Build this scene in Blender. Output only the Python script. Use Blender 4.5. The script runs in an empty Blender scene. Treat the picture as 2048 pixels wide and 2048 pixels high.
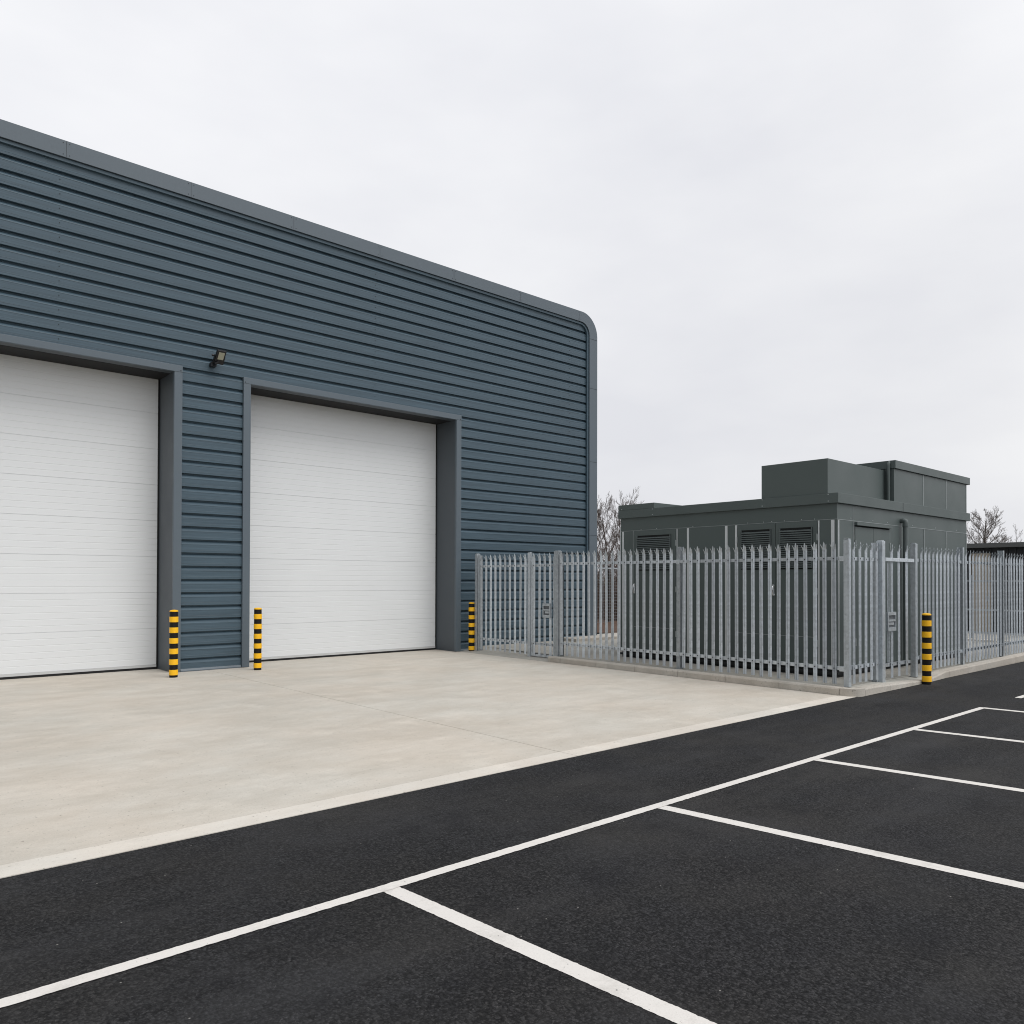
import bpy, math, random
from mathutils import Vector, Matrix
random.seed(7)
scene = bpy.context.scene
COL = scene.collection
R = math.radians

# ------------------------------------------------------------------ helpers
class MB:
    """collects faces and links them as ONE mesh object"""
    def __init__(s): s.v=[]; s.f=[]; s.m=[]
    def add(s, vs, fs, m=0):
        n=len(s.v); s.v+= [tuple(v) for v in vs]
        for f in fs: s.f.append(tuple(i+n for i in f)); s.m.append(m)
    def box(s, x0,x1,y0,y1,z0,z1, m=0):
        vs=[(x0,y0,z0),(x1,y0,z0),(x1,y1,z0),(x0,y1,z0),(x0,y0,z1),(x1,y0,z1),(x1,y1,z1),(x0,y1,z1)]
        s.add(vs,[(0,3,2,1),(4,5,6,7),(0,1,5,4),(1,2,6,5),(2,3,7,6),(3,0,4,7)],m)
    def obox(s, M, sx,sy,sz, m=0):
        """box of size sx sy sz centred on the origin of matrix M"""
        vs=[M@Vector((a*sx/2,b*sy/2,c*sz/2)) for c in (-1,1) for a,b in ((-1,-1),(1,-1),(1,1),(-1,1))]
        s.add(vs,[(0,3,2,1),(4,5,6,7),(0,1,5,4),(1,2,6,5),(2,3,7,6),(3,0,4,7)],m)
    def prism(s, poly, fn, a, b, m=0, caps=True):
        """closed 2D polygon swept from a to b; fn(p,q,t)->xyz"""
        n=len(poly)
        vs=[fn(p,q,a) for p,q in poly]+[fn(p,q,b) for p,q in poly]
        fs=[(i,(i+1)%n,n+(i+1)%n,n+i) for i in range(n)]
        if caps: fs+=[tuple(range(n-1,-1,-1)),tuple(range(n,2*n))]
        s.add(vs,fs,m)
    def strip(s, poly, fn, a, b, m=0):
        n=len(poly)
        vs=[fn(p,q,a) for p,q in poly]+[fn(p,q,b) for p,q in poly]
        s.add(vs,[(i,i+1,n+i+1,n+i) for i in range(n-1)],m)
    def tube(s, pts, rad, n=8, m=0, caps=True):
        pts=[Vector(p) for p in pts]
        rads=rad if isinstance(rad,(list,tuple)) else [rad]*len(pts)
        base=len(s.v); prev=None
        for i,p in enumerate(pts):
            d=(pts[min(i+1,len(pts)-1)]-pts[max(i-1,0)])
            d.normalize()
            if prev is None:
                a=Vector((0,0,1)) if abs(d.z)<.9 else Vector((1,0,0))
                u=d.cross(a).normalized()
            else:
                u=(prev-d*prev.dot(d)).normalized()
            w=d.cross(u); prev=u
            for k in range(n):
                t=2*math.pi*k/n
                s.v.append(tuple(p+(u*math.cos(t)+w*math.sin(t))*rads[i]))
        for i in range(len(pts)-1):
            for k in range(n):
                s.f.append((base+i*n+k,base+i*n+(k+1)%n,base+(i+1)*n+(k+1)%n,base+(i+1)*n+k)); s.m.append(m)
        if caps:
            s.f.append(tuple(base+k for k in range(n-1,-1,-1))); s.m.append(m)
            e=base+(len(pts)-1)*n
            s.f.append(tuple(e+k for k in range(n))); s.m.append(m)
    def build(s, name, mats, parent=None, smooth=None, bevel=0, recalc=True):
        me=bpy.data.meshes.new(name)
        me.from_pydata(s.v,[],s.f)
        if not isinstance(mats,(list,tuple)): mats=[mats]
        for m in mats: me.materials.append(m)
        me.polygons.foreach_set('material_index', s.m)
        me.update()
        if recalc:
            import bmesh
            bm=bmesh.new(); bm.from_mesh(me)
            bmesh.ops.recalc_face_normals(bm, faces=bm.faces)
            bm.to_mesh(me); bm.free()
        o=bpy.data.objects.new(name,me); COL.objects.link(o)
        if parent: o.parent=parent
        if smooth is not None:
            me.polygons.foreach_set('use_smooth',[True]*len(me.polygons))
            me.set_sharp_from_angle(angle=R(smooth))
        if bevel:
            b=o.modifiers.new('bevel','BEVEL'); b.width=bevel; b.segments=2; b.limit_method='ANGLE'; b.angle_limit=R(40)
        return o

def tag(o,label,cat,group=None,kind=None):
    if label: o['label']=label
    if cat: o['category']=cat
    if group: o['group']=group
    if kind: o['kind']=kind
    return o
def thing(name,label,cat,loc=(0,0,0),group=None):
    o=bpy.data.objects.new(name,None); o.location=loc; o.empty_display_size=.2
    COL.objects.link(o); return tag(o,label,cat,group)
def structure(o,label=None,cat=None):
    return tag(o,label,cat,None,'structure')

# ------------------------------------------------------------------ materials
class N:
    def __init__(s,name):
        s.mat=bpy.data.materials.new(name); s.mat.use_nodes=True
        s.t=s.mat.node_tree; s.t.nodes.clear()
        s.out=s.t.nodes.new('ShaderNodeOutputMaterial')
        s.b=s.t.nodes.new('ShaderNodeBsdfPrincipled')
        s.t.links.new(s.b.outputs[0],s.out.inputs[0])
        s.co=s.t.nodes.new('ShaderNodeTexCoord').outputs['Object']
    def n(s,ty,**k):
        x=s.t.nodes.new(ty)
        for a,b in k.items(): setattr(x,a,b)
        return x
    def l(s,a,b): s.t.links.new(a,b)
    def mapping(s,scale):
        m=s.n('ShaderNodeMapping'); m.inputs['Scale'].default_value=scale; s.l(s.co,m.inputs[0]); return m.outputs[0]
    def noise(s,scale,detail=4,rough=.55,vec=None):
        x=s.n('ShaderNodeTexNoise'); x.inputs['Scale'].default_value=scale
        x.inputs['Detail'].default_value=detail; x.inputs['Roughness'].default_value=rough
        s.l(vec if vec is not None else s.co,x.inputs['Vector']); return x.outputs['Fac']
    def ramp(s,fac,stops):
        r=s.n('ShaderNodeValToRGB'); e=r.color_ramp.elements
        while len(e)<len(stops): e.new(.5)
        for i,(p,c) in enumerate(stops):
            e[i].position=p; e[i].color=(c if isinstance(c,tuple) else (c,c,c))+(1,)
        s.l(fac,r.inputs[0]); return r.outputs[0]
    def mix(s,a,b,fac,mode='MIX'):
        m=s.n('ShaderNodeMix',data_type='RGBA',blend_type=mode)
        for i,v in ((6,a),(7,b)):
            if isinstance(v,tuple): m.inputs[i].default_value=v+(1,)
            else: s.l(v,m.inputs[i])
        if isinstance(fac,(int,float)): m.inputs[0].default_value=fac
        else: s.l(fac,m.inputs[0])
        return m.outputs[2]
    def bump(s,h,strength,dist=.01):
        b=s.n('ShaderNodeBump'); b.inputs['Strength'].default_value=strength; b.inputs['Distance'].default_value=dist
        s.l(h,b.inputs['Height']); s.l(b.outputs[0],s.b.inputs['Normal']); return b
    def set(s,color=None,rough=None,metal=None,spec=None):
        for k,v in (('Base Color',color),('Roughness',rough),('Metallic',metal),('Specular IOR Level',spec)):
            if v is None: continue
            if isinstance(v,tuple): s.b.inputs[k].default_value=v+(1,)
            elif isinstance(v,(int,float)): s.b.inputs[k].default_value=v
            else: s.l(v,s.b.inputs[k])
        return s.mat

def painted(name,c,rough=.4,var=.08,spec=.5,bump=.0):
    m=N(name)
    f=m.noise(1.3,5); f2=m.noise(35,3)
    col=m.mix(tuple(x*(1-var) for x in c),tuple(min(1,x*(1+var)) for x in c),f)
    col=m.mix(col,tuple(x*.8 for x in c),m.ramp(f2,[(.62,0.),(.8,.35)]))
    rr=m.ramp(f,[(.3,rough-.06),(.7,rough+.08)])
    if bump: m.bump(m.noise(2.2,2),bump,.01)
    return m.set(col,rr,0.,spec)

def mat_concrete(name,lo,hi,streak=.5,speck=.5):
    m=N(name)
    big=m.noise(.32,10,.70); mid=m.noise(1.3,10,.74)
    st=m.noise(1.0,10,.74,m.mapping((.9,1.7,1)))
    st2=m.noise(1.0,9,.78,m.mapping((2.0,8.5,1))); st3=m.noise(1.0,6,.75,m.mapping((5,26,1)))
    fine=m.noise(60,5,.8); gr=m.noise(125,4,.75); hue=m.noise(.55,8,.65)
    col=m.mix(lo,hi,m.ramp(st,[(.34,0.),(.64,1.)]))
    col=m.mix(col,tuple(x*.88 for x in lo),m.ramp(big,[(.48,0.),(.68,.6)]))
    col=m.mix(col,tuple(min(1,x*1.13) for x in hi),m.ramp(mid,[(.52,0.),(.70,.6)]))
    col=m.mix(col,tuple(x*.74 for x in lo),m.ramp(st2,[(.54,0.),(.70,.42*streak)]))
    col=m.mix(col,tuple(min(1,x*1.2) for x in hi),m.ramp(st3,[(.56,0.),(.72,.5*streak)]))
    col=m.mix(col,tuple(x*.62 for x in lo),m.ramp(fine,[(.53,0.),(.68,.9*speck)]))
    col=m.mix(col,tuple(min(1,x*1.3) for x in hi),m.ramp(gr,[(.55,0.),(.70,.8*speck)]))
    pit=m.noise(30,3,.6)
    col=m.mix(col,tuple(x*.33 for x in lo),m.ramp(pit,[(.65,0.),(.70,.6)]))
    col=m.mix(col,m.mix((1.015,.993,.965),(.985,1.,1.),m.ramp(hue,[(.38,0.),(.62,1.)])),1.,'MULTIPLY')
    h=m.mix(fine,st2,.4)
    m.bump(h,.45,.005)
    return m.set(col,m.ramp(mid,[(.3,.78),(.7,.92)]),0.,.35)

def mat_asphalt():
    m=N('asphalt')
    vor=m.n('ShaderNodeTexVoronoi'); vor.inputs['Scale'].default_value=74; m.l(m.co,vor.inputs['Vector'])
    bw=m.n('ShaderNodeRGBToBW'); m.l(vor.outputs['Color'],bw.inputs[0])
    big=m.noise(.5,10,.68); mid=m.noise(2.3,9,.7); fine=m.noise(88,4,.8); clump=m.noise(38,5,.82)
    lane=m.noise(1.0,8,.68,m.mapping((.2,1.0,1))); hue=m.noise(1.1,5)
    col=m.mix((.0055,.0055,.006),(.030,.030,.0312),m.ramp(bw.outputs[0],[(.2,0.),(.8,1.)]))
    col=m.mix(col,(.003,.003,.0034),m.ramp(vor.outputs['Distance'],[(.42,0.),(.75,.85)]))
    col=m.mix(col,(.10,.098,.096),m.ramp(fine,[(.57,0.),(.69,.9)]))
    col=m.mix(col,(.0025,.0025,.003),m.ramp(clump,[(.50,0.),(.64,.9)]))
    col=m.mix(col,(.050,.049,.049),m.ramp(clump,[(.36,.6),(.46,0.)]))
    col=m.mix(col,(.044,.043,.042),m.ramp(big,[(.46,0.),(.66,.55)]))
    col=m.mix(col,(.044,.0435,.043),m.ramp(lane,[(.49,0.),(.66,.5)]))
    col=m.mix(col,(.007,.007,.0085),m.ramp(mid,[(.52,0.),(.68,.5)]))
    col=m.mix(col,m.mix((1.02,1.,.975),(.97,.99,1.05),m.ramp(hue,[(.4,0.),(.6,1.)])),.8,'MULTIPLY')
    # stray pale grit
    v2=m.n('ShaderNodeTexVoronoi'); v2.inputs['Scale'].default_value=7; m.l(m.co,v2.inputs['Vector'])
    col=m.mix(col,(.30,.29,.27),m.ramp(v2.outputs['Distance'],[(.022,.8),(.034,0.)]))
    h=m.mix(vor.outputs['Distance'],clump,.5)
    b=m.bump(h,1.,.010); b.invert=True
    return m.set(col,m.ramp(big,[(.3,.76),(.7,.9)]),0.,.22)

def mat_line():
    m=N('road_paint')
    big=m.noise(2.2,6,.6); fine=m.noise(110,3,.7); pit=m.noise(46,3,.6); wear=m.noise(5,9,.78)
    col=m.mix((.63,.605,.57),(.71,.685,.65),big)
    col=m.mix(col,(.43,.41,.38),m.ramp(wear,[(.52,0.),(.70,.55)]))
    col=m.mix(col,(.46,.45,.42),m.ramp(fine,[(.55,0.),(.75,.5)]))
    col=m.mix(col,(.10,.10,.10),m.ramp(pit,[(.67,0.),(.73,.7)]))
    m.bump(fine,.5,.004)
    return m.set(col,.8,0.,.3)

def mat_cladding():
    m=N('blue_grey_cladding')
    st=m.noise(1.0,5,.75,m.mapping((.7,.5,34)))
    st2=m.noise(1.0,4,.65,m.mapping((.4,.5,95)))
    big=m.noise(.3,4)
    c0=(.053,.087,.113)
    col=m.mix(tuple(x*.74 for x in c0),tuple(x*1.22 for x in c0),m.ramp(st,[(.32,0.),(.68,1.)]))
    col=m.mix(col,tuple(x*1.75 for x in c0),m.ramp(st2,[(.55,0.),(.72,.6)]))
    col=m.mix(col,tuple(x*.82 for x in c0),m.ramp(big,[(.45,0.),(.75,.3)]))
    m.bump(st,.06,.004)
    return m.set(col,m.ramp(st,[(.3,.42),(.7,.56)]),0.,.42)

def mat_galv(name,base=(.49,.53,.56)):
    m=N(name)
    vor=m.n('ShaderNodeTexVoronoi'); vor.inputs['Scale'].default_value=26; m.l(m.co,vor.inputs['Vector'])
    bw=m.n('ShaderNodeRGBToBW'); m.l(vor.outputs['Color'],bw.inputs[0])
    run=m.noise(1.0,6,.7,m.mapping((9,9,1.2))); bl=m.noise(14,5,.65)
    col=m.mix(tuple(x*.84 for x in base),tuple(x*1.14 for x in base),bw.outputs[0])
    col=m.mix(col,tuple(min(1,x*1.35) for x in base),m.ramp(run,[(.5,0.),(.72,.55)]))
    col=m.mix(col,tuple(x*.62 for x in base),m.ramp(bl,[(.55,0.),(.78,.55)]))
    oi=m.n('ShaderNodeObjectInfo')
    col=m.mix(col,m.ramp(oi.outputs['Random'],[(0.,.80),(1.,1.16)]),1.,'MULTIPLY')
    return m.set(col,m.ramp(bl,[(.3,.34),(.7,.52)]),.55,.5)

def flat(name,c,rough=.6,metal=0.,spec=.4):
    m=N(name); f=m.noise(9,4)
    return m.set(m.mix(tuple(x*.88 for x in c),tuple(min(1,x*1.1) for x in c),f),rough,metal,spec)

M_conc=mat_concrete('pale_concrete',(.462,.424,.368),(.572,.537,.482))
M_edge=mat_concrete('smooth_concrete_edging',(.57,.53,.475),(.655,.62,.565),.3,.3)
M_kerb=mat_concrete('kerb_concrete',(.36,.335,.298),(.50,.47,.425),.3,.6)
M_slab=mat_concrete('grey_slab_concrete',(.30,.29,.26),(.40,.39,.36),.4,.6)
M_joint=flat('joint_sealant',(.16,.145,.115),.9)
M_asph=mat_asphalt(); M_line=mat_line()
M_clad=mat_cladding()
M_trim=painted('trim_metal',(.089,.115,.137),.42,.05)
M_reveal_shade=painted('shade_toned_reveal',(.064,.077,.089),.45,.05)  # darker than the frame trim: shade on the jambs put into the colour
M_door=painted('door_white',(.70,.718,.725),.42,.03,.45)
M_seal_shade=flat('black_rubber_and_shade',(.008,.008,.009),.7)
M_bar=painted('bottom_bar_grey',(.50,.51,.51),.4,.05)
M_roofm=painted('roof_sheet',(.10,.115,.125),.5)
M_galv=mat_galv('galvanised_steel'); M_galvd=mat_galv('galvanised_post',(.39,.425,.45))
M_lockin=flat('dull_lock_recess',(.13,.14,.15),.6,.3)
M_bolt=flat('dark_bolt',(.03,.032,.035),.5,.6)
M_sub=painted('green_grey_paint',(.081,.102,.099),.5,.06,.4,.03)
M_subd=painted('louvre_paint',(.098,.118,.117),.5,.06,.4)
M_void_shade=flat('dark_void_and_shade',(.006,.007,.007),.9)
M_alu=flat('bright_trim_strip',(.62,.65,.66),.42,.25)
M_aluthin=flat('dull_trim_strip',(.30,.33,.33),.45,.3)
M_chrome=flat('chrome_handle',(.75,.76,.77),.2,1.)
M_plinth=flat('black_plinth',(.014,.016,.017),.7)
M_yel=painted('yellow_tape',(.93,.50,.005),.42,.04)
M_blk=painted('black_sleeve',(.006,.0055,.005),.6,.1,.25)
M_lampb=flat('lamp_black',(.010,.010,.012),.45)
M_lens=flat('lamp_lens',(.36,.355,.27),.3)
M_bark=flat('bark',(.062,.052,.045),.95); M_twig=flat('twigs',(.13,.108,.098),.95)
M_scrub=flat('brown_scrub',(.085,.055,.04),.95)
M_shed=flat('dark_shed_sheet',(.018,.021,.024),.6); M_shedroof=flat('shed_roof_sheet',(.10,.105,.105),.6)
M_beige=painted('beige_door',(.34,.29,.22),.6)

def mat_leaf():
    m=N('leaf_litter')
    a=m.noise(2.5,6); b=m.noise(24,4,.7)
    col=m.mix((.075,.042,.028),(.15,.085,.055),a)
    col=m.mix(col,(.03,.02,.016),m.ramp(b,[(.5,0.),(.7,.8)]))
    m.bump(b,.8,.05); return m.set(col,.95)
M_leaf=mat_leaf()
def mat_earth():
    m=N('rough_grass_ground')
    a=m.noise(.2,6); b=m.noise(9,5,.7)
    col=m.mix((.055,.065,.03),(.10,.085,.055),a); col=m.mix(col,(.03,.03,.02),m.ramp(b,[(.5,0.),(.75,.6)]))
    return m.set(col,.95)
M_earth=mat_earth()

# ------------------------------------------------------------------ ground, paving, painted lines
b=MB(); b.add([(-900,-900,-.08),(900,-900,-.08),(900,900,-.08),(-900,900,-.08)],[(0,1,2,3)])
structure(b.build('ground',M_earth))
b=MB(); b.box(-40,70,-45,4.945,-.07,-.003)
structure(b.build('car_park',M_asph))
YJ=((13.9,5.055),(4.945,5.150))
def slab(xa0,xa1,xb0,xb1,y0,y1,name,mat,z=0.):
    bb=MB()
    vs=[(xa0,y0,-.06),(xb0,y0,-.06),(xb1,y1,-.06),(xa1,y1,-.06),(xa0,y0,z),(xb0,y0,z),(xb1,y1,z),(xa1,y1,z)]
    bb.add(vs,[(0,3,2,1),(4,5,6,7),(0,1,5,4),(1,2,6,5),(2,3,7,6),(3,0,4,7)])
    return structure(bb.build(name,mat))
def xj(y): return 5.055+(13.9-y)/(13.9-4.945)*.095
JW=.0035
slab(-30,-30,xj(5.166)-JW,xj(14.6)-JW,5.166,14.6,'concrete_apron',M_conc)
slab(xj(5.166)+JW,xj(14.6)+JW,10.598,10.598,5.166,14.6,'concrete_apron',M_conc)
slab(-30,-30,xj(4.947)-JW*.6,xj(5.160)-JW*.6,4.947,5.161,'concrete_edging',M_edge,.001)
slab(xj(4.947)+JW*.6,xj(5.160)+JW*.6,10.70,10.62,4.947,5.161,'concrete_edging',M_edge,.001)
b=MB(); b.box(-30,10.59,4.96,14.5,-.055,-.007); structure(b.build('joint_bed',M_joint))
def ragged(p0,p1,w,n,amp=.0013,seed=1,z=.001):
    """thin painted band with slightly ragged edges"""
    rg=random.Random(seed); bb=MB()
    p0=Vector(p0);p1=Vector(p1);d=(p1-p0);t=d.normalized();nn=Vector((-t.y,t.x))
    L=[];Q=[]
    for i in range(n+1):
        c=p0+d*i/n
        L.append(c+nn*(w/2+rg.gauss(0,amp))); Q.append(c-nn*(w/2+rg.gauss(0,amp)))
    vs=[(p.x,p.y,z) for p in L]+[(p.x,p.y,z) for p in Q]
    bb.add(vs,[(i,n+1+i,n+2+i,i+1) for i in range(n)])
    return structure(bb.build('painted_line',M_line))
ragged((-8,3.490),(11.0,3.482),.074,900,seed=3)
ragged((12.26,3.452),(26,3.44),.078,300,seed=4)
for i,((xa,ya),(xb,yb)) in enumerate((((2.213,3.455),(2.565,-.3)),((4.452,3.449),(4.965,-.3)),((6.672,3.447),(7.20,-.3)),((8.832,3.445),(9.40,-.3)),((10.985,3.445),(11.35,-.3)))):
    dx=(xb-xa)/(ya-yb); y1=-1.7; ragged((xa-dx*.03,ya+.03),(xa+dx*(ya-y1),y1),.098,420,seed=20+i,z=-.0012)
# left-hand bay line that the frame cuts
ragged((.02,3.47),(.36,-1.7),.098,300,seed=31,z=-.0012)

# compound slab, kerbs
KZ=lambda x: (.105 if x<11.2 else .105-(x-11.2)/1.9*.062 if x<13.1 else .043+(x-13.1)/.75*.062 if x<13.85 else .108)
KY=lambda x: 4.905 if x<13.0 else 4.905+(x-13.0)*.045 if x<14 else 4.95+(x-14)*.021
b=MB(); xs=[10.76+i*.2 for i in range(70)]
rows=[]
for x in xs:
    y0=KY(x)+.15
    rows.append([(x,y0,KZ(x)-.012),(x,y0+.55,.093),(x,10.99 if x<11.1 else 13.80,.093)])
for i in range(len(rows)-1):
    n=len(b.v); b.v+=rows[i]+rows[i+1]
    for k in range(2): b.f.append((n+k,n+3+k,n+4+k,n+k+1)); b.m.append(0)
structure(b.build('concrete_slab',M_slab))
b=MB(); b.prism([(10.60,-.05),(10.60,.003),(10.84,.028),(11.16,.0925),(11.16,-.05)],lambda p,q,t:(p,t,q),10.985,13.80); structure(b.build('concrete_ramp',M_slab))
b=MB(); b.box(13.7,21.5,13.20,13.78,-.05,.165); b.box(15.07,21.5,13.781,14.06,-.05,.165); structure(b.build('footpath',M_kerb,bevel=.01))
def kerbstone(name,p,q,ya,yb,za,zb,axis):
    """one length of kerb with a chamfered front top edge, along axis from p to q"""
    bb=MB(); ch=.022
    def sec(y0,z): return [(y0,-.06),(y0,z-ch),(y0+ch*.55,z),(y0+.15,z),(y0+.15,-.06)]
    A=sec(ya,za);B=sec(yb,zb); n=5
    if axis=='x': vs=[(p,u,w) for u,w in A]+[(q,u,w) for u,w in B]
    else: vs=[(u,p,w) for u,w in A]+[(u,q,w) for u,w in B]
    bb.add(vs,[(i,(i+1)%n,n+(i+1)%n,n+i) for i in range(n)]+[tuple(range(n)),tuple(range(n,2*n))])
    return bb
kb=MB(); y=5.155
def addmb(a,c):
    n=len(a.v); a.v+=c.v; a.f+=[tuple(i+n for i in f) for f in c.f]; a.m+=c.m
while y<10.95:
    y2=min(y+.914,10.98)
    addmb(kb,kerbstone('k',y+.003,y2-.003,10.606,10.606,.105,.105,'y')); y=y2
# rounded corner block
cx,cy,rr=10.78,5.08,.175
arc=[(cx+rr*math.cos(t)*1.0,cy+rr*math.sin(t)) for t in [math.pi+math.pi/2*i/6 for i in range(7)]]
poly=[(10.605,5.149)]+arc+[(10.86,4.905),(10.86,5.055),(10.756,5.055),(10.756,5.149)]
kb.prism(poly,lambda p,q,t:(p,q,t),-.06,.103)
x=10.863
while x<25:
    x2=x+(.914 if x>14 else .80)
    for k in range(4):
        xa=x+.003+(x2-x-.006)*k/4; xb=x+.003+(x2-x-.006)*(k+1)/4
        addmb(kb,kerbstone('k',xa,xb,KY(xa),KY(xb),KZ(xa),KZ(xb),'x'))
    x=x2
structure(kb.build('kerb',M_kerb,recalc=True))
# leaf covered ground behind the compound
b=MB(); rg=random.Random(5); nx,ny=40,26
for j in range(ny+1):
    for i in range(nx+1):
        x=15.1+i*.7; y=14.06+j*1.0
        b.v.append((x,y,.13+.05*math.sin(x*1.7+y)+rg.uniform(0,.07)+max(0,(y-19))*.05))
for j in range(ny):
    for i in range(nx):
        k=j*(nx+1)+i; b.f.append((k,k+1,k+nx+2,k+nx+1)); b.m.append(0)
structure(b.build('earth_bank',M_leaf))
b=MB(); b.box(24.6,70,4.96,13.9,-.06,.05); structure(b.build('gravel_yard',M_slab))

# ------------------------------------------------------------------ warehouse
YF=13.84
wh=thing('warehouse','blue grey industrial unit clad in horizontal ribbed sheeting with two tall white shutter doors','warehouse',(6,YF,0))
def P(bb,name,mat,parent=wh,**k):
    # vertices are written in world space: shift them under the parent's origin
    o=bb.build(name,mat,None,**k)
    off=Vector((0,0,0)); q=parent
    while q: off+=q.location; q=q.parent
    o.data.transform(Matrix.Translation(-off)); o.parent=parent
    return o
# ribbed cladding
PITCH,Z0=.2285,7.985
def clad_profile(zlo,zhi):
    pts=[(YF,zhi)]
    k=-1
    while True:
        zk=Z0-PITCH*k
        for dy,dz in ((0,.147-.0015-.0) ,(0.0,.058),(-.002,.054),(0.,.050),(0.,.014),(.055,.012),(.055,-.006),(.0,-.060),(-.003,-.074),(.0,-.080)):
            z=zk+dz
            if zlo<z<zhi: pts.append((YF+dy,z))
        k+=1
        if zk<zlo-.2: break
    # order top to bottom
    pts=[pts[0]]+sorted([p for p in pts[1:]],key=lambda p:-p[1])
    pts.append((YF,zlo)); return pts
fnx=lambda p,q,t:(t,p,q)
SEAMS=[2.714,8.43,14.1]
def clad_piece(bb,x0,x1,z0,z1):
    bb.strip(clad_profile(z0,z1),fnx,x0,x1)
    # screw heads
    for sx in SEAMS+[-3.0]:
        if not x0<sx<x1: continue
        k=0
        while Z0-PITCH*k>z1: k+=1
        while Z0-PITCH*k>z0+.1:
            zk=Z0-PITCH*k-.12
            if zk<z1-.02: bb.box(sx-.006,sx+.006,YF-.006,YF+.002,zk-.006,zk+.006,1)
            k+=1
b=MB()
clad_piece(b,-6,14.73,5.262,8.16)
clad_piece(b,4.585,5.668,.012,5.262); clad_piece(b,10.636,14.73,.012,5.262); clad_piece(b,-6,-.38,.012,5.262)
P(b,'wall_cladding',[M_clad,M_bolt],recalc=False)
# body behind the cladding with the rounded eaves corner (sheeted roof and gable side)
def rounded(x0,x1,z1,r,n=10):
    pts=[(x0,0.005),(x0,z1)]
    c=(x1-r,z1-r)
    pts+=[(c[0]+r*math.cos(t),c[1]+r*math.sin(t)) for t in [math.pi/2*(1-i/n) for i in range(n+1)]]
    pts+=[(x1,0.005)]; return pts
b=MB(); prof=rounded(-6,15.06,8.462,.56)
fny=lambda p,q,t:(p,t,q)
b.strip(prof,fny,13.802,44.0)
n=len(prof); b.add([(p,44.0,q) for p,q in prof],[tuple(range(n))])
P(b,'roof_and_side_sheeting',M_roofm,smooth=35,recalc=False)
# back of the wall so no light leaks: inner skin pieces behind cladding
b=MB()
for x0,x1,z0,z1 in ((-5.98,14.9,5.94,8.3),(-5.98,-.31,5.17,5.935),(4.52,5.74,5.17,5.935),(10.57,14.9,5.17,5.935),(4.47,5.79,.01,5.16),(10.52,15.0,.01,5.16),(-5.98,-.26,.01,5.16)):
    b.box(x0,x1,13.935,13.99,z0,z1)
P(b,'inner_wall',M_void_shade)
# edge trim: wide outer flashing with seams, then a thin inner step
def ring(x1,z1,r,xi,zi,ri,y,n=12):
    out=[(-6,z1)]+[(x1-r+r*math.sin(t),z1-r+r*math.cos(t)) for t in [math.pi/2*i/n for i in range(n+1)]]+[(x1,.012)]
    inn=[(-6,zi)]+[(xi-ri+ri*math.sin(t),zi-ri+ri*math.cos(t)) for t in [math.pi/2*i/n for i in range(n+1)]]+[(xi,.012)]
    return out,inn
def trim_ring(bb,o,i,yf,yb,m=0):
    n=len(o)
    vs=[(p,yf,q) for p,q in o]+[(p,yf,q) for p,q in i]+[(p,yb,q) for p,q in o]+[(p,yb,q) for p,q in i]
    fs=[]
    for k in range(n-1):
        fs+=[(k,k+1,n+k+1,n+k),(k,2*n+k,2*n+k+1,k+1),(n+k,n+k+1,3*n+k+1,3*n+k)]
    fs.append((n-1,2*n-1,4*n-1,3*n-1))
    bb.add(vs,fs,m)
b=MB(); o,i=ring(15.062,8.466,.57,14.772,8.206,.30,0)
trim_ring(b,o,i,13.765,13.83)
for sx in (-1.1,.86,2.786,4.70,6.60,8.49,10.39,12.37,14.40):
    b.box(sx-.0022,sx+.0022,13.7635,13.77,8.215,8.458,1)
    for dx in (-.045,.045):
        for zz in (8.245,8.425): b.box(sx+dx-.005,sx+dx+.005,13.760,13.77,zz-.005,zz+.005,1)
for sz in (7.83,6.55,4.65,2.75): b.box(14.78,15.055,13.762,13.77,sz-.003,sz+.003,1)
P(b,'edge_flashing',[M_trim,M_bolt],smooth=30)
b=MB(); o,i=ring(14.765,8.198,.293,14.712,8.146,.245,0)
trim_ring(b,o,i,13.795,13.85)
P(b,'edge_flashing_inner_step',M_clad,smooth=30)
for x0,x1 in ((4.60,5.66),(10.645,14.70),(-6,-.39)):
    b=MB(); b.prism([(13.815,.003),(13.815,.018),(13.832,.05),(13.838,.05),(13.838,.003)],fnx,x0,x1); P(b,'base_flashing',M_trim)
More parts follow.
